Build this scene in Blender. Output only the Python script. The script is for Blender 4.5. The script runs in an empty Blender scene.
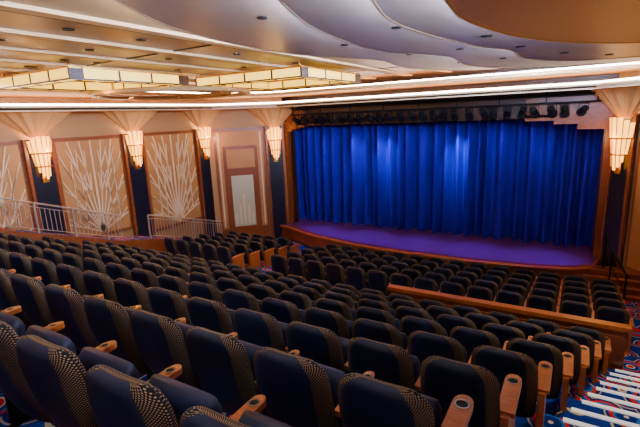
import bpy, math, random
from mathutils import Vector, Matrix
random.seed(4)
Z0=5.75
# ---------------------------------------------------------------- materials
def new_mat(name):
    m=bpy.data.materials.new(name); m.use_nodes=True
    nt=m.node_tree; b=nt.nodes['Principled BSDF']; return m,nt,b
def plain(name,col,rough=.6,metal=0,emit=None,es=0,noise=0.0,nscale=8,spec=.5,sheen=0):
    m,nt,b=new_mat(name)
    b.inputs['Base Color'].default_value=(*col,1); b.inputs['Roughness'].default_value=rough
    b.inputs['Metallic'].default_value=metal; b.inputs['Specular IOR Level'].default_value=spec
    if sheen: b.inputs['Sheen Weight'].default_value=sheen
    if emit: b.inputs['Emission Color'].default_value=(*emit,1); b.inputs['Emission Strength'].default_value=es
    if noise:
        tc=nt.nodes.new('ShaderNodeTexCoord'); n=nt.nodes.new('ShaderNodeTexNoise'); n.inputs['Scale'].default_value=nscale
        r=nt.nodes.new('ShaderNodeMix'); r.data_type='RGBA'
        r.inputs[6].default_value=(*[c*(1-noise) for c in col],1); r.inputs[7].default_value=(*[min(1,c*(1+noise)) for c in col],1)
        nt.links.new(tc.outputs['Object'],n.inputs['Vector']); nt.links.new(n.outputs['Fac'],r.inputs[0]); nt.links.new(r.outputs[2],b.inputs['Base Color'])
    return m
def wood(name,c1,c2,rough=.35,scale=(1,1,8)):
    m,nt,b=new_mat(name)
    tc=nt.nodes.new('ShaderNodeTexCoord'); mp=nt.nodes.new('ShaderNodeMapping'); mp.inputs['Scale'].default_value=scale
    n=nt.nodes.new('ShaderNodeTexNoise'); n.inputs['Scale'].default_value=5; n.inputs['Detail'].default_value=4
    cr=nt.nodes.new('ShaderNodeValToRGB'); cr.color_ramp.elements[0].position=.35; cr.color_ramp.elements[0].color=(*c1,1)
    cr.color_ramp.elements[1].position=.7; cr.color_ramp.elements[1].color=(*c2,1)
    nt.links.new(tc.outputs['Object'],mp.inputs['Vector']); nt.links.new(mp.outputs[0],n.inputs['Vector'])
    nt.links.new(n.outputs['Fac'],cr.inputs[0]); nt.links.new(cr.outputs[0],b.inputs['Base Color']); b.inputs['Roughness'].default_value=rough
    return m
def carpet_mat():
    m,nt,b=new_mat('carpet_pattern')
    tc=nt.nodes.new('ShaderNodeTexCoord'); v=nt.nodes.new('ShaderNodeTexVoronoi'); v.inputs['Scale'].default_value=2.3
    cr=nt.nodes.new('ShaderNodeValToRGB'); cr.color_ramp.interpolation='CONSTANT'
    e=cr.color_ramp.elements; e[0].position=0; e[0].color=(.85,.42,.07,1); e[1].position=.10; e[1].color=(.65,.01,.01,1)
    for pos,c in [(.20,(.7,.62,.48)),(.24,(.005,.025,.20)),(.33,(.01,.18,.55)),(.38,(.65,.015,.015)),(.46,(.004,.025,.18)),(.53,(.6,.5,.28)),(.57,(.006,.035,.25))]:
        x=e.new(pos); x.color=(*c,1)
    nt.links.new(tc.outputs['Object'],v.inputs['Vector']); nt.links.new(v.outputs['Distance'],cr.inputs[0]); nt.links.new(cr.outputs[0],b.inputs['Base Color'])
    b.inputs['Roughness'].default_value=.95; b.inputs['Specular IOR Level'].default_value=.1
    return m
def dotted_mat():
    m,nt,b=new_mat('dotted_fabric')
    uv=nt.nodes.new('ShaderNodeUVMap'); uv.uv_map='UVMap'
    mp=nt.nodes.new('ShaderNodeMapping'); mp.inputs['Rotation'].default_value=(0,0,math.radians(45)); mp.inputs['Scale'].default_value=(95,95,95)
    v=nt.nodes.new('ShaderNodeTexVoronoi'); v.voronoi_dimensions='2D'; v.inputs['Scale'].default_value=1; v.inputs['Randomness'].default_value=0
    cr=nt.nodes.new('ShaderNodeValToRGB'); cr.color_ramp.elements[0].position=.20; cr.color_ramp.elements[0].color=(.42,.28,.10,1)
    cr.color_ramp.elements[1].position=.32; cr.color_ramp.elements[1].color=(.004,.006,.014,1)
    nt.links.new(uv.outputs[0],mp.inputs['Vector']); nt.links.new(mp.outputs[0],v.inputs['Vector'])
    nt.links.new(v.outputs['Distance'],cr.inputs[0]); nt.links.new(cr.outputs[0],b.inputs['Base Color']); b.inputs['Roughness'].default_value=.8
    b.inputs['Specular IOR Level'].default_value=.2
    return m
M={}
M['navy']=plain('navy_upholstery',(.0035,.008,.030),.5,noise=.3,nscale=40,spec=.28)
M['dots']=dotted_mat()
M['armwood']=wood('armrest_wood',(.34,.095,.018),(.50,.155,.032),.3,(3,10,3))
M['chrome']=plain('chrome',(.75,.75,.75),.2,1)
M['black']=plain('black_metal',(.005,.005,.006),.6,spec=.2)
M['wood']=wood('reddish_wood',(.17,.043,.010),(.28,.075,.017),.3,(1,1,6))
M['dwood']=wood('dark_wood',(.04,.012,.005),(.07,.021,.007),.35,(2,2,4))
M['carpet']=carpet_mat()
M['ceil']=plain('ceiling_tan',(.43,.25,.10),.33,noise=.05,nscale=1.2)
M['ceil2']=plain('ceiling_tier_paint',(.36,.27,.21),.35)
M['rim']=plain('ceiling_tier_rim',(.20,.12,.06),.4)
M['disc']=plain('ceiling_disc_paint',(.70,.39,.14),.5)
M['groove']=plain('ceiling_groove',(.06,.035,.015),.5)
M['peach']=plain('peach_panel',(.42,.19,.05),.55,noise=.1,nscale=3)
M['cream']=plain('cream_relief',(.76,.56,.33),.4)
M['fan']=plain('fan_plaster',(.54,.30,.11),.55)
M['tan']=plain('tan_wall',(.38,.20,.07),.6)
M['pilaster']=plain('pilaster_dark',(.008,.008,.018),.3)
M['gold']=plain('gold_metal',(.75,.38,.06),.3,1)
M['glassglow']=plain('amber_glass',(.7,.35,.06),.3,emit=(1,.40,.035),es=5)
M['panelglow']=plain('gold_glass',(.7,.5,.1),.3,emit=(1,.56,.04),es=2.6)
M['cove']=plain('cove_tube',(1,1,1),.3,emit=(1,.70,.48),es=30)
M['bluecove']=plain('cool_cove_tube',(1,1,1),.3,emit=(.50,.63,1),es=520)
M['nosing']=plain('step_nosing',(.85,.85,.85),.4,emit=(1,.95,.9),es=.45)
M['curtain']=plain('blue_velvet',(.022,.006,.36),.9,spec=.05)
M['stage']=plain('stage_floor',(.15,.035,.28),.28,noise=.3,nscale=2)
M['steel']=plain('satin_rail',(.6,.55,.48),.35,.8)
M['motif']=plain('door_panel_glass',(.50,.47,.31),.35)
M['blackwall']=plain('backstage_black',(.003,.003,.006),.9)
# ---------------------------------------------------------------- mesh builder
class MB:
    def __init__(s): s.v=[];s.f=[];s.m=[];s.mats=[];s.uv=None
    def mi(s,k):
        if k not in s.mats: s.mats.append(k)
        return s.mats.index(k)
    def face(s,idx,k): s.f.append(idx); s.m.append(s.mi(k))
    def box(s,x0,x1,y0,y1,z0,z1,k,T=None):
        b=len(s.v); P=[(x,y,z) for z in (z0,z1) for y in (y0,y1) for x in (x0,x1)]
        if T: P=[tuple(T@Vector(p)) for p in P]
        s.v+=P
        for q in [(0,2,3,1),(4,5,7,6),(0,1,5,4),(2,6,7,3),(0,4,6,2),(1,3,7,5)]: s.face([b+i for i in q],k)
    def hexa(s,bot,top,k,ktop=None):
        n=len(bot); b=len(s.v); s.v+=list(bot)+list(top)
        s.face([b+i for i in range(n)][::-1],k); s.face([b+n+i for i in range(n)],ktop or k)
        for i in range(n):
            j=(i+1)%n; s.face([b+i,b+j,b+n+j,b+n+i],k)
    def prism(s,poly,z0,z1,k,ktop=None): s.hexa([(x,y,z0) for x,y in poly],[(x,y,z1) for x,y in poly],k,ktop)
    def strip(s,A,B,z0,z1,k):
        b=len(s.v); n=len(A)
        for a,c in zip(A,B): s.v+=[(*a,z0),(*c,z0),(*a,z1),(*c,z1)]
        for i in range(n-1):
            o=b+4*i; p=o+4
            for q in [(o,o+1,p+1,p),(o+2,p+2,p+3,o+3),(o,p,p+2,o+2),(o+1,o+3,p+3,p+1)]: s.face(list(q),k)
        s.face([b,b+2,b+3,b+1],k); o=b+4*(n-1); s.face([o,o+1,o+3,o+2],k)
    def tube(s,pts,r,k,n=6,T=None):
        b=len(s.v); P=[Vector(p) for p in pts]
        for i,p in enumerate(P):
            d=(P[min(i+1,len(P)-1)]-P[max(i-1,0)]).normalized()
            up=Vector((0,0,1)) if abs(d.z)<.9 else Vector((1,0,0))
            a=d.cross(up).normalized(); c=a.cross(d)
            for j in range(n):
                t=2*math.pi*j/n; q=p+a*math.cos(t)*r+c*math.sin(t)*r
                s.v.append(tuple(T@q if T else q))
        for i in range(len(P)-1):
            for j in range(n):
                s.face([b+i*n+j,b+i*n+(j+1)%n,b+(i+1)*n+(j+1)%n,b+(i+1)*n+j],k)
        s.face([b+j for j in range(n)][::-1],k); s.face([b+(len(P)-1)*n+j for j in range(n)],k)
    def mesh(s,name,smooth=False):
        me=bpy.data.meshes.new(name); me.from_pydata(s.v,[],s.f)
        for k in s.mats: me.materials.append(M[k])
        for p,i in zip(me.polygons,s.m): p.material_index=i; p.use_smooth=smooth
        me.update(); return me
    def obj(s,name,smooth=False,T=None,recalc=True):
        me=s.mesh(name,smooth)
        if recalc:
            import bmesh
            bm=bmesh.new(); bm.from_mesh(me); bmesh.ops.recalc_face_normals(bm,faces=bm.faces); bm.to_mesh(me); bm.free()
        return add(name,me,T)
def add(name,me,T=None):
    o=bpy.data.objects.new(name,me); bpy.context.collection.objects.link(o)
    if T: o.matrix_world=T
    o.location.z+=Z0
    return o
def spline(P,n=8):
    out=[];P=[Vector((*p,0)) for p in P]
    for i in range(len(P)-1):
        a=P[max(i-1,0)];b=P[i];c=P[i+1];d=P[min(i+2,len(P)-1)]
        for j in range(n):
            t=j/n; q=.5*((2*b)+(-a+c)*t+(2*a-5*b+4*c-d)*t*t+(-a+3*b-3*c+d)*t**3); out.append((q.x,q.y))
    out.append((P[-1].x,P[-1].y)); return out
# ---------------------------------------------------------------- floor
def fz(Y): return -2.48-.37*(Y-2.2)
def endx(Y): return -.92+.2*Y
B=MB()
B.box(-14.5,3.5,-3.5,-.35,-6.2,fz(.2),'carpet')
for k in range(9):
    Y=.2+k; z=fz(Y); y0=Y-.55; y1=Y+.45
    B.box(-14.5,3.5,y0,y1,-6.2,z,'carpet')
    if k<8: B.box(endx(Y)+.1,3.5,y1,y1+.5,fz(Y+1)-.01,fz(Y+1)+.185,'carpet')
B.box(-14.5,3.5,8.65,9.9,-6.2,-5.0,'carpet')
fr=[(10.3,-5.1),(11.15,-5.25),(12.0,-5.4),(12.85,-5.55),(13.7,-5.7)]
for i,(Y,z) in enumerate(fr):
    y0=9.9 if i==0 else Y-.45; B.box(-14.5,3.5,y0,Y+.4 if i<4 else 20,-6.2,z,'carpet')
B.obj('floor')
B=MB()
for k in range(9):
    Y=.2+k; z=fz(Y); x0=endx(Y)+.16
    B.box(x0,3.4,Y+.395,Y+.455,z,z+.018,'nosing')
    if k<8: B.box(x0+.08,3.4,Y+.895,Y+.955,fz(Y+1)+.185,fz(Y+1)+.203,'nosing')
B.obj('step_nosing_strips')
# ---------------------------------------------------------------- seats
SP=.66
def seat_mesh(name,end=False):
    B=MB(); uvs={}
    ns=16; z0=.24; z1=1.0; r=.15
    def w(z):
        base=.285+.02*math.sin(math.pi*(z-z0)/(z1-z0))
        zc=z1-r
        return base if z<zc else base-r+math.sqrt(max(r*r-(z-zc)**2,0.0))
    zs=[z0+(z1-r-z0)*i/6 for i in range(6)]+[z1-r+r*math.sin(math.pi/2*j/6) for j in range(7)]
    nz=len(zs); start=len(B.v)
    for side in (1,-1):
        for z in zs:
            for j in range(ns+1):
                s_=-1+2*j/ns; s_=math.sin(s_*math.pi/2)
                x=s_*w(z); th=.065*(1-abs(s_)**5)**.5 if abs(s_)<1 else 0
                top=max(0,(z-(z1-.05))/.05); th*=math.sqrt(max(0,1-top*top))
                if side<0: th*=.9
                y=-.12-.24*(z-z0)-.05*math.sin(math.pi*(z-z0)/(z1-z0))+ .45*x*x + side*th
                B.v.append((x,y,z)); uvs[len(B.v)-1]=(s_*.25+side*th*.3,z)
    def id_(sd,i,j): return start+sd*nz*(ns+1)+i*(ns+1)+j
    for sd in (0,1):
        for i in range(nz-1):
            for j in range(ns):
                q=[id_(sd,i,j),id_(sd,i,j+1),id_(sd,i+1,j+1),id_(sd,i+1,j)]
                if sd==0: q=q[::-1]
                edge=(j<3 or j>=ns-4) and sd==1
                B.face(q,'dots' if edge else ('dots' if sd==0 else 'navy'))
    B.face([id_(0,0,j) for j in range(ns+1)]+[id_(1,0,j) for j in range(ns,-1,-1)],'navy')
    T=Matrix.Translation((0,-.02,.34))@Matrix.Rotation(math.radians(80),4,'X')
    sec=[]
    for (yy,h,ww) in [(0,.03,.24),(.05,.06,.26),(.2,.07,.265),(.34,.065,.26),(.40,.03,.235)]:
        ring=[]
        for a in range(16):
            t=2*math.pi*a/16; cx=math.copysign(abs(math.cos(t))**.35,math.cos(t))*ww; cz=math.copysign(abs(math.sin(t))**.6,math.sin(t))*h
            B.v.append(tuple(T@Vector((cx,yy,cz)))); ring.append(len(B.v)-1)
        sec.append(ring)
    for a,b in zip(sec,sec[1:]):
        for i in range(16): B.face([a[i],a[(i+1)%16],b[(i+1)%16],b[i]],'navy')
    B.face(sec[0][::-1],'navy'); B.face(sec[-1],'navy')
    def arm(x,wd=.04,full=False):
        B.box(x-.018,x+.018,-.16,.12,0,.58,'armwood' if full else 'black')
        if full: B.box(x-.03,x+.03,-.24,.30,.02,.60,'armwood')
        pts=[(x-wd,-.20),(x+wd,-.20)]+[(x+wd*math.cos(t),.26+wd*1.3*math.sin(t)) for t in [math.pi*i/8 for i in range(9)]]
        B.hexa([(a,b,.585) for a,b in pts],[(a,b,.625) for a,b in pts],'armwood')
        c=(x,.23)
        for (r0,r1,zz,k) in [(.040 if full else .026,.050 if full else .034,.634,'chrome'),(0,.040 if full else .026,.629,'black')]:
            b=len(B.v)
            for i in range(12):
                t=2*math.pi*i/12; B.v.append((c[0]+r1*math.cos(t),c[1]+r1*math.sin(t),zz)); B.v.append((c[0]+r0*math.cos(t),c[1]+r0*math.sin(t),zz))
            for i in range(12):
                j=(i+1)%12; B.face([b+2*i,b+2*j,b+2*j+1,b+2*i+1],k)
    arm(-SP/2)
    if end: arm(SP/2+.01,.065,True)
    B.box(-.2,.2,-.08,.02,.26,.34,'black'); B.box(-.34,-.32,-.2,.15,0,.03,'black')
    me=B.mesh(name,False)
    for p in me.polygons:
        k=B.mats[p.material_index]; p.use_smooth=k in('navy','dots')
    uvl=me.uv_layers.new(name='UVMap')
    for lp in me.loops: uvl.data[lp.index].uv=uvs.get(lp.vertex_index,(0,0))
    return me
SM=seat_mesh('theater_seat_mesh'); SE=seat_mesh('theater_end_seat_mesh',True)
def row(Y,z,xr,xl,end=True):
    x=xr-.38; first=True
    while x-.3>xl:
        o=add('theater_seat',SE if (first and end) else SM); o.location=(x,Y+.1,z+Z0); x-=SP; first=False
for k in range(9):
    Y=.2+k; row(Y,fz(Y),endx(Y) if k else -1.6,-13.2)
for Y,z in fr:
    row(Y,z,1.25,-8.5); row(Y,z,-9.6,-13.2)
# ---------------------------------------------------------------- walls
B=MB(); B.box(-14.7,-14.5,-3.5,14.1,-6.2,1.6,'tan'); B.obj('wall_left')
B=MB(); B.box(3.5,3.7,-3.5,14.1,-6.2,1.6,'tan'); B.obj('wall_right')
B=MB(); B.box(-14.7,3.7,-3.7,-3.5,-6.2,1.6,'tan'); B.obj('wall_back')
B=MB(); B.prism([(-14.5,14.1),(-11.9,16.7),(-12.1,16.9),(-14.7,14.3)],-6.2,1.6,'tan'); B.obj('wall_left_angled')
B=MB(); B.prism([(3.5,14.1),(.9,16.7),(1.1,16.9),(3.7,14.3)],-6.2,1.6,'tan'); B.obj('wall_right_angled')
B=MB(); B.box(-14.7,3.7,17.2,17.4,-.38,1.6,'dwood'); B.box(-14.7,-12.1,17.2,17.4,-6.2,-.38,'dwood'); B.box(1.1,3.7,17.2,17.4,-6.2,-.38,'dwood'); B.obj('wall_stage')
B=MB(); B.box(-14.7,3.7,19.8,20,-6.2,1.6,'blackwall'); B.box(-14.7,-14.5,17.4,19.8,-6.2,1.6,'blackwall'); B.box(3.5,3.7,17.4,19.8,-6.2,1.6,'blackwall'); B.obj('wall_backstage')
B=MB()
B.box(-12.2,-11.74,16.75,17.15,-5.04,-.2,'wood'); B.box(-11.78,-11.70,16.95,17.3,-5.04,-.3,'dwood')
B.box(.70,1.16,16.75,17.15,-5.04,-.2,'wood'); B.box(.66,.74,16.95,17.3,-5.04,-.3,'dwood')
B.box(-12.2,1.16,16.85,17.18,-.38,.1,'dwood'); B.box(-12.0,1.0,16.80,17.18,-.34,-.26,'dwood')
for s,x in ((1,-11.75),(-1,.71)):
    for i,(l,h) in enumerate([(2.4,.08),(1.5,.20),(.8,.38)] if s<0 else [(.9,.06),(.5,.14),(.25,.24)]):
        B.box(min(x,x+s*l),max(x,x+s*l),16.80-.02*i,17.15,-.38-h,.30-.1*i,'wood')
B.obj('proscenium_frame')
def wallT(ox,oy,ang):
    return Matrix.Translation((ox,oy,0))@Matrix.Rotation(ang,4,'Z')
TL=wallT(-14.5,0,math.radians(90))@Matrix.Scale(-1,4,(0,1,0))
def tree_panel(u0,u1,zb,zt,T,name):
    B=MB()
    B.box(u0,u1,0,.04,zb,zt,'wood',T); B.box(u0+.12,u1-.12,.04,.06,zb+.12,zt-.12,'peach',T)
    mx=(u0+u1)/2; W=(u1-u0)/2-.16; H=zt-zb-.28; zb2=zb+.14
    def rib(p,q,w=.026):
        p=Vector(p);q=Vector(q);d=(q-p); n=Vector((-d.y,d.x)).normalized()*w
        a=[p+n,p-n,q-n*.6,q+n*.6]
        b=[T@Vector((c.x,.06,c.y)) for c in a]; t=[T@Vector((c.x,.10,c.y)) for c in a]
        B.hexa([tuple(c) for c in b],[tuple(c) for c in t],'cream')
    def clampq(x,z): return (max(mx-W,min(mx+W,x)),max(zb2,min(zb2+H,z)))
    rib((mx,zb2),(mx,zb2+H),.036)
    for s in (-1,1):
        for i,(f0,tx,tz) in enumerate([(0,.35,1),(0,.72,1),(0,1,.86),(.0,1,.6),(0,1,.36),(0,1,.17)]):
            p=(mx,zb2+H*.02); q=(mx+s*W*tx,zb2+H*tz); rib(p,q)
            for k in (.45,.7):
                a=Vector(p).lerp(Vector(q),k)
                b=clampq(a.x+s*W*.28,a.y+H*.10*(1 if i>2 else 2.2)); rib(tuple(a),b,.018)
                b=clampq(a.x-s*W*.02,a.y+H*.2); rib(tuple(a),b,.016)
    return B.obj(name)
pil=[.2,3.65,7.1,10.45,14.0]
for a,b in zip(pil[:-1],pil[1:]):
    tree_panel(a+.42,b-.42,-3.9 if b<11 else -4.3,-.34,TL,'wall_relief_panel')
def pilaster(u,T,name='wall_pilaster',h=.42,zb=-6):
    B=MB()
    B.box(u-h,u+h,0,.10,zb,-.32,'dwood',T); B.box(u-h+.09,u+h-.09,.10,.15,zb,-.4,'pilaster',T)
    B.box(u-h-.02,u-h+.07,.08,.17,zb,-.32,'wood',T); B.box(u+h-.07,u+h+.02,.08,.17,zb,-.32,'wood',T)
    return B.obj(name)
def sconce(u,T,zt,zb,lit=True,sc=1.0):
    B=MB(); H=zt-zb
    n=7
    for i in range(n):
        a0=math.pi*(i)/n; a1=math.pi*(i+1)/n; g=.03
        drop=[.30,.16,.06,0,.06,.16,.30][i]*H; up=[.10,.05,.0,0,.0,.05,.10][i]*H
        def ring(rr,z,a): return T@Vector((u-rr*math.cos(a)*1.0,.16+rr*math.sin(a),z))
        for (r0,r1,z0,z1) in [(.20*sc,.27*sc,zb+drop,zb+H*.62),(.30*sc,.34*sc,zb+H*.60,zt-up)]:
            q=[ring(r0,z0,a0+g),ring(r0,z0,a1-g),ring(r1,z1,a1-g),ring(r1,z1,a0+g)]
            q2=[ring(r0-.03,z0,a0+g),ring(r0-.03,z0,a1-g),ring(r1-.03,z1,a1-g),ring(r1-.03,z1,a0+g)]
            B.hexa([tuple(c) for c in q],[tuple(c) for c in q2],'glassglow')
        for a in (a0,):
            B.tube([ring(.20*sc,zb+drop,a),ring(.35*sc,zt-up,a)],.018,'gold',5)
    for z,r in ((zb+H*.3,.24*sc),(zb+H*.61,.30*sc)):
        B.tube([T@Vector((u-r*math.cos(math.pi*i/10),.16+r*math.sin(math.pi*i/10),z)) for i in range(11)],.024,'gold',5)
    B.box(u-.10,u+.10,.10,.22,zb-.12,zt-.1,'gold',T)
    B.obj('wall_sconce')
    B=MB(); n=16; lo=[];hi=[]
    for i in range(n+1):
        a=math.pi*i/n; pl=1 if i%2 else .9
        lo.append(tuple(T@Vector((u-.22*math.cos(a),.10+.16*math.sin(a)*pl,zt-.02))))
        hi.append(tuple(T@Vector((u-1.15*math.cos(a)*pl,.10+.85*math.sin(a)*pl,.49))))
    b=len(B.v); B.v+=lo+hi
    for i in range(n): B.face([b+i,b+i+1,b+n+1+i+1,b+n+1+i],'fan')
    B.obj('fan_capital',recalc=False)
    def pl(z,y,e,rad=.06):
        L=bpy.data.lights.new('sconce_bulb','POINT'); L.energy=e; L.color=(1,.50,.16); L.shadow_soft_size=rad
        o=bpy.data.objects.new('sconce_lamp',L); bpy.context.collection.objects.link(o); o.location=T@Vector((u,y,z)); o.location.z+=Z0
    pl(zt+.03,.24,42,.03); pl((zt+zb)/2+.1,.85,34,.03)
for u in pil[1:]:
    pilaster(u,TL); sconce(u,TL,-.25,-1.55)
TA=wallT(-14.5,14.1,math.radians(45))@Matrix.Scale(-1,4,(0,1,0))
TR=wallT(.9,16.7,math.radians(-45))@Matrix.Scale(-1,4,(0,1,0))
pilaster(3.2,TA,h=.4); sconce(3.2,TA,-.4,-1.85,sc=1.05)
pilaster(.48,TR,h=.36); sconce(.48,TR,-.4,-2.0,sc=1.1)
B=MB(); B.box(.45,2.72,0,.05,-5.7,-.36,'wood',TA); B.box(.55,2.62,.05,.08,-5.0,-.46,'peach',TA)
for u in (.62,2.5): B.box(u,u+.05,.08,.10,-4.9,-.55,'cream',TA)
B.obj('wall_relief_panel')
B=MB(); B.box(.80,2.36,.05,.14,-5.7,-1.15,'wood',TA)
B.box(.95,2.21,.14,.17,-2.15,-1.30,'peach',TA); B.box(.95,2.21,.14,.17,-5.6,-2.35,'wood',TA)
B.box(1.08,2.08,.17,.18,-4.9,-2.5,'motif',TA)
for i in range(5):
    x=1.16+i*.19; hh=[.5,.9,1.4,.9,.5][i]
    B.box(x,x+.08,.18,.195,-4.8,-4.8+hh,'cream',TA)
B.obj('door_1')
B=MB()
B.box(.95,3.5,0,.05,-5.7,-.36,'wood',TR); B.box(1.05,3.4,.05,.08,-5.0,-.46,'peach',TR); B.obj('wall_relief_panel')
# ---------------------------------------------------------------- side terrace & rails
def tz(Y):
    P=[(-3.5,.6),(5.4,-2.7),(8.7,-3.9),(10.1,-4.2),(13.4,-5.2),(14.2,-5.4)]
    for (a,b),(c,d) in zip(P,P[1:]):
        if Y<=c: return b+(d-b)*(Y-a)/(c-a)
    return P[-1][1]
B=MB()
Ys=[1.5,5.4,8.7,10.1,13.4,14.05]
for a,b in zip(Ys,Ys[1:]):
    B.hexa([(-14.3,a,-6),(-13.3,a,-6),(-13.3,b,-6),(-14.3,b,-6)],[(-14.3,a,tz(a)),(-13.3,a,tz(a)),(-13.3,b,tz(b)),(-14.3,b,tz(b))],'wood','carpet')
B.obj('side_terrace')
def railing(ya,yb):
    B=MB(); n=int((yb-ya)/.13); x=-13.36
    top=[(x,ya+(yb-ya)*i/10,tz(ya+(yb-ya)*i/10)+.9) for i in range(11)]
    B.tube(top,.03,'steel'); B.tube([(a,b,c-.12) for a,b,c in top],.012,'steel',5); B.tube([(a,b,c-.78) for a,b,c in top],.012,'steel',5)
    for i in range(n+1):
        y=ya+(yb-ya)*i/n; z=tz(y); r=.022 if i%8==0 else .008
        B.box(x-r,x+r,y-r,y+r,z+(0 if i%8==0 else .12),z+(.9 if i%8==0 else .78),'steel')
    B.obj('terrace_railing')
railing(2.0,8.8); railing(9.9,13.6)
B=MB(); B.box(-3.5,1.0,8.78,8.88,-5.0,-3.98,'wood'); B.box(-3.56,1.06,8.74,8.92,-3.98,-3.90,'armwood')
for i in range(6): B.box(-3.4+.75*i,-2.75+.75*i,8.755,8.78,-4.65,-4.1,'wood')
B.obj('aisle_partition')
# ---------------------------------------------------------------- stage
lip=spline([(-12.2,16.35),(-11.2,16.0),(-9.6,15.35),(-7.6,14.9),(-5.5,14.7),(-2.5,14.72),(-.3,15.05),(.6,15.6),(.85,16.7)],6)
poly=lip+[(.85,17.3),(1.05,17.45),(1.05,19.6),(-12.05,19.6),(-12.05,17.2),(-12.05,16.7)]
B=MB(); B.prism(poly,-5.75,-5.05,'wood','stage')
inner=[(x+( -5.5-x)*.012,y+.22) for x,y in lip[3:-6]]
B.strip(lip[3:-6],inner,-5.05,-5.035,'wood')
B.tube([(x,y-.02,-5.07) for x,y in lip],.055,'armwood',8); B.tube([(x,y-.04,-5.62) for x,y in lip],.05,'dwood',6)
B.obj('stage_platform')
B=MB()
for i in range(4): B.box(-.15+.18*i,1.9,14.75+.24*i,16.0,-5.70,-5.58+.165*i-.02,'wood'); B.box(-.15+.18*i,1.9,14.73+.24*i,14.80+.24*i,-5.60+.165*i,-5.575+.165*i,'armwood')
B.obj('stage_steps')
B=MB()
B.tube([(.95,15.9,-4.0),(1.1,14.9,-4.25),(1.45,13.9,-4.7)],.035,'black')
B.tube([(.95,15.9,-4.5),(1.1,14.9,-4.75),(1.45,13.9,-5.2)],.018,'black')
for p,zb in (((.97,15.8,-4.02),-5.1),((1.1,14.95,-4.25),-5.6),((1.42,14.0,-4.68),-5.7)): B.tube([p,(p[0],p[1],zb)],.03,'black')
B.obj('stage_stair_handrail')
# curtain
B=MB(); N=1100; rowsz=[-5.04,-4.3,-3.2,-2,-1,0.15]; xs=[-13.2+15.2*i/N for i in range(N+1)]
for r_,z in enumerate(rowsz):
    k=1-.2*(r_/5)
    for x in xs:
        ph=x*2*math.pi/.46+1.6*math.sin(x*1.7)+.9*math.sin(x*4.1+1)
        sn=math.sin(ph)
        y=17.85+.28*k*math.copysign(abs(sn)**.8,sn)+.12*math.sin(ph*.31+x)+.03*math.sin(ph*2.1+z*.6)
        B.v.append((x,y,z))
for r_ in range(len(rowsz)-1):
    for i in range(N):
        a=r_*(N+1)+i; B.face([a,a+1,a+N+2,a+N+1],'curtain')
B.obj('stage_curtain',smooth=True,recalc=False)
B=MB(); B.tube([(-11.3,16.5,.12),(.5,16.5,.12)],.03,'black',8); B.tube([(-11.3,16.5,.38),(.5,16.5,.38)],.03,'black',8)
for i in range(9):
    x=-11.2+1.45*i; B.box(x-.02,x+.02,16.48,16.52,.1,.5,'black')
B.obj('lighting_truss')
for i in range(26):
    x=-11.0+.44*i+random.uniform(-.08,.08); B=MB()
    T=Matrix.Translation((x,16.5,-.14))@Matrix.Rotation(math.radians(random.uniform(-25,25)),4,'Z')@Matrix.Rotation(math.radians(-35+random.uniform(-12,12)),4,'X')
    r=.13
    B.tube([(0,-.17,0),(0,-.12,0),(0,.10,0)],r*.8,'black',10,T); B.tube([(0,.10,0),(0,.19,0)],r*1.1,'black',10,T)
    T2=Matrix.Translation((x,16.5,0)); B.box(-.14,-.12,-.02,.02,-.16,.09,'black',T2); B.box(.12,.14,-.02,.02,-.16,.09,'black',T2); B.box(-.14,.14,-.02,.02,.07,.085,'black',T2)
    B.obj('stage_spotlight')
# ---------------------------------------------------------------- ceiling
B=MB(); B.box(-14.7,3.7,-3.7,17.4,1.32,1.6,'ceil'); B.obj('ceiling')
B=MB()
for i,x in enumerate([-12.6,-11.2,-9.8,-8.4,-7.0,-5.6,-4.2]): 
    B.box(x-.03,x+.03,-3.4,15.5,1.29,1.325,'groove'); 
    B.box(x+.10,x+.30,-3.4,15.5,1.27,1.325,'disc')
for y in (-1,2.5,6,12.5): B.box(-13.2,-4,y-.02,y+.02,1.305,1.322,'groove')
B.obj('trim_1')
B=MB()
for i in range(30):
    x=random.choice([-12,-10.5,-9.1,-7.7,-6.3,-4.9,-3.6])+.15; y=random.uniform(1.5,13)
    B.tube([(x,y,1.322),(x,y,1.30)],.08,'black',12); B.tube([(x,y,1.322),(x,y,1.308)],.10,'chrome',12)
B.obj('ceiling_downlights')
Wp=[(-14.5,-3.5),(-14.5,14.1),(-11.9,16.7),(.9,16.7),(3.5,14.1),(3.5,-3.5)]
Cp=[(-13.2,-3.5),(-13.2,13.5),(-11.3,15.45),(.3,15.45),(2.2,13.5),(2.2,-3.5)]
Ci=[(-13.28,-3.5),(-13.28,13.53),(-11.33,15.53),(.33,15.53),(2.28,13.53),(2.28,-3.5)]
Ct=[(-13.45,-3.4),(-13.45,13.6),(-11.4,15.7),(.4,15.7),(2.45,13.6),(2.45,-3.4)]
B=MB(); B.strip(Wp,Cp,.50,.56,'tan'); B.strip(Ci,Cp,.46,.62,'cream'); B.strip([(-14.5,16.7),(3.5,16.7)],[(-14.5,17.2),(3.5,17.2)],.5,.56,'tan'); B.obj('trim_2')
B=MB(); B.tube([(x,y,.66) for x,y in Ct],.035,'cove',6); B.obj('cove_light_tube')
C2=[(-12.3,-3.5),(-12.3,13.1),(-10.9,14.6),(3.4,14.6)]; W2=[(-14.5,-3.5),(-14.5,14.1),(-11.9,16.7),(3.4,16.7)]
B=MB(); B.strip(W2,C2,.92,1.0,'disc'); B.obj('trim_3')
B=MB(); B.tube([(x,y,1.06) for x,y in [(-12.6,-3.4),(-12.6,13.2),(-11.05,14.85),(3.3,14.85)]],.025,'cove',6); B.obj('cove_light_tube')
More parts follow.
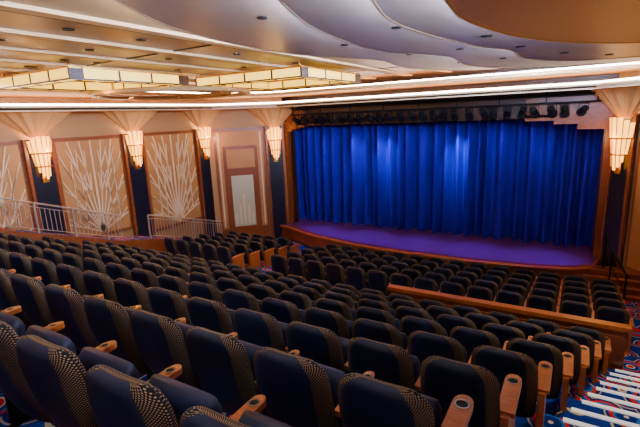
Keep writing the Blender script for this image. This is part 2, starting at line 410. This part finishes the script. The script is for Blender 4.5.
T1=[(3.9,-2.7),(1.5,-1.9),(0,-.2),(-.85,2),(-1.15,4.3),(-1.18,5.6),(-.75,7.4),(.17,8.9),(1.6,9.8),(4.8,10.2)]
T2=[(4.0,-3.2),(.6,-2.2),(-1.0,.8),(-1.62,3.5),(-1.9,5.2),(-1.55,7.6),(-1.15,8.6),(-1.1,10.2),(-.3,11.7),(1.2,12.2),(4.4,12.8)]
T3=[(3.6,-3.3),(0,-2.4),(-1.7,.4),(-2.1,2.6),(-2.75,4.6),(-2.9,6.9),(-2.25,8.6),(-2.3,10.6),(-1.5,12.6),(.4,13.4),(1.4,13.7),(3.8,14.0)]
T4=[(3.2,-3.1),(-.4,-2.6),(-2.3,-.4),(-2.9,1.6),(-3.9,3.6),(-4.1,6.0),(-3.4,8.0),(-3.5,9.9),(-2.6,11.9),(-1.0,12.5),(.6,12.8),(3.4,12.9)]
for zz,P,k in [(.60,T1,'disc'),(.78,T2,'ceil2'),(.96,T3,'ceil2'),(1.12,T4,'ceil2')]:
    s=zz
    sp=spline([(x*s,y*s) for x,y in P],8); sp=[(min(x,3.4),max(-3.4,y)) for x,y in sp]
    pl=sp
    if sp[-1][0]<3.4: pl=sp+[(3.4,sp[-1][1])]
    if sp[0][0]<3.4: pl=[(3.4,sp[0][1])]+pl
    B=MB(); B.prism(pl,zz,zz+.03,k)
    B.tube([(x,y,zz+.012) for x,y in sp[3:-3]],.022,'rim' if k!='disc' else 'disc',6)
    B.obj('ceiling_tier')
    B=MB(); c=Vector((3.0*s,4.5*s,0)); pts=[]
    for x,y in sp[4:-4]:
        d=(c-Vector((x,y,0))).normalized()*.07; pts.append((x+d.x,y+d.y,zz+.075))
    B.tube(pts,.016,'bluecove',5); B.obj('cool_cove_tube')
B=MB()
for (x,y,z) in [(-.95,5.2,.78),(-.75,6.4,.78),(-.3,7.7,.78),(.3,8.6,.78),(-1.9,5.0,.96),(-1.75,7.4,.96),(-1.4,9.4,.96),(-.5,11.0,.96),(-3.2,4.2,1.12),(-3.4,6.6,1.12),(-3.0,8.6,1.12),(-2.6,11,1.12),(-1.0,12.9,1.12)]:
    B.tube([(x,y,z-.001),(x,y,z-.012)],.06,'black',12)
B.obj('ceiling_downlights')
def glass_frame(x0,x1,y0,y1,z0=.98,z1=1.2):
    B=MB(); w=.28
    def bar(xa,xb,ya,yb):
        B.box(xa,xb,ya,yb,z0,z1,'panelglow')
        B.box(xa-.02,xb+.02,ya-.02,yb+.02,z1,z1+.04,'gold')
        L=max(xb-xa,yb-ya); n=max(2,int(L/.75))
        for i in range(n+1):
            if xb-xa>yb-ya: x=xa+(xb-xa)*i/n; B.box(x-.025,x+.025,ya-.015,yb+.015,z0-.012,z1,'dwood')
            else: y=ya+(yb-ya)*i/n; B.box(xa-.015,xb+.015,y-.025,y+.025,z0-.012,z1,'dwood')
        for (a,b,c,d) in ((xa-.02,xa+.02,ya,yb),(xb-.02,xb+.02,ya,yb),(xa,xb,ya-.02,ya+.02),(xa,xb,yb-.02,yb+.02)): B.box(a,b,c,d,z0-.015,z0+.02,'dwood')
    bar(x0,x1,y0,y0+w); bar(x0,x1,y1-w,y1); bar(x0,x0+w,y0+w,y1-w); bar(x1-w,x1,y0+w,y1-w)
    for x in (x0+.1,x1-.1):
        for y in (y0+.1,y1-.1): B.tube([(x,y,z1+.03),(x,y,1.33)],.02,'gold',6)
    B.obj('ceiling_glass_lantern')
    L=bpy.data.lights.new('lantern_bulb','POINT'); L.energy=34; L.color=(1,.56,.10); L.shadow_soft_size=.05
    o=bpy.data.objects.new('lantern_lamp',L); bpy.context.collection.objects.link(o); o.location=((x0+x1)/2,(y0+y1)/2,.85+Z0)
glass_frame(-12.3,-9.2,5.4,8.6); glass_frame(-9.6,-6.0,9.3,12.6)
B=MB(); 
for r,z in ((2.3,.86),(1.9,.92)):
    B.tube([(-10.9+r*math.cos(t),9.6+r*math.sin(t),z) for t in [2*math.pi*i/48 for i in range(49)]],.06 if r>2 else .04,'ceil',8)
for i in range(8):
    t=2*math.pi*i/8; B.tube([(-10.9+1.9*math.cos(t),9.6+1.9*math.sin(t),.92),(-10.9+2.3*math.cos(t),9.6+2.3*math.sin(t),.86)],.03,'gold',6); B.tube([(-10.9+2.1*math.cos(t),9.6+2.1*math.sin(t),.9),(-10.9+2.1*math.cos(t),9.6+2.1*math.sin(t),1.33)],.015,'gold',5)
B.obj('ceiling_ring_fixture')
# ---------------------------------------------------------------- lights
def spot(name,loc,tgt,e,col,ang,blend=.6,rad=.03):
    L=bpy.data.lights.new(name,'SPOT'); L.energy=e; L.color=col; L.spot_size=math.radians(ang); L.spot_blend=blend; L.shadow_soft_size=rad
    o=bpy.data.objects.new(name,L); bpy.context.collection.objects.link(o); o.location=Vector(loc)+Vector((0,0,Z0))
    o.rotation_euler=(Vector(tgt)-Vector(loc)).to_track_quat('-Z','Y').to_euler()
for x,e in [(-10.2,90),(-8.6,420),(-7.2,900),(-5.6,330),(-4.2,1100),(-2.6,800),(-1.2,90)]:
    spot('blue_stage_spot',(x,16.6,-.3),(x+.1,17.8,-1.9),e,(.085,.022,1),48,1)
for i in range(5):
    x=-9.8+2.25*i; spot('purple_stage_spot',(x,15.7,-.25),(x,15.7,-5),760,(.28,.03,1),38,1)
for (x,y) in [(-11,2.5),(-7,2.5),(-3.7,2.0),(-11,6),(-7,6.5),(-4.2,7),(-7,10),(-11,10.4),(-3.5,10)]:
    spot('house_downlight',(x,y,1.26),(x,y-(.0 if y<9 else .8),-5),70 if y<3 else 175,(1,.84,.64),120 if y<9 else 86,.7)
spot('house_downlight',(1.0,7,.45),(.6,7,-5),260,(1,.88,.75),100,.7)
spot('house_downlight',(.5,11.0,.45),(.5,10.6,-5),110,(1,.88,.75),80,.7)
spot('house_downlight',(.4,4.6,.45),(.5,4.9,-5),70,(1,.88,.75),90,.7)
for (x,y,z) in [(-12,1,-1.2),(-8,1.5,-1.2),(-4,.8,-.9),(-12,5,-2.3),(-8,5.5,-2.5),(-3.5,5,-2.4),(1.0,4.0,-1.7),(-12,9.4,-3.8),(-8,9.4,-3.8),(-3.5,9.4,-3.7),(.8,9.4,-3.7)]:  # added fill: upward spots without fixtures, only to brighten the ceiling
    spot('ceiling_fill_spot',(x,y,z),(x,y-(.8 if y>9 else 0),2),(11.5 if x<-6 else (17 if x>.9 else 5.5))*max(1,(1.3-z)**1.3),(1,.68,.36),145 if y<9 else 120,1,.02)
w=bpy.data.worlds.new('w'); bpy.context.scene.world=w; w.use_nodes=True; w.node_tree.nodes['Background'].inputs[0].default_value=(.3,.25,.2,1); w.node_tree.nodes['Background'].inputs[1].default_value=.2
# ---------------------------------------------------------------- camera
th=math.radians(31.2); p=math.radians(12.7); r=math.radians(2.4)
F=Vector((-math.sin(th)*math.cos(p), math.cos(th)*math.cos(p), -math.sin(p)))
R0=Vector((math.cos(th), math.sin(th),0)); U0=R0.cross(F)
R=R0*math.cos(r)-U0*math.sin(r); U=U0*math.cos(r)+R0*math.sin(r)
c=bpy.data.cameras.new('camera'); c.sensor_width=36; c.lens=430/640*36; c.clip_start=.05
o=bpy.data.objects.new('camera',c); bpy.context.collection.objects.link(o)
o.matrix_world=Matrix(((R.x,U.x,-F.x,0),(R.y,U.y,-F.y,0),(R.z,U.z,-F.z,Z0),(0,0,0,1)))
bpy.context.scene.camera=o
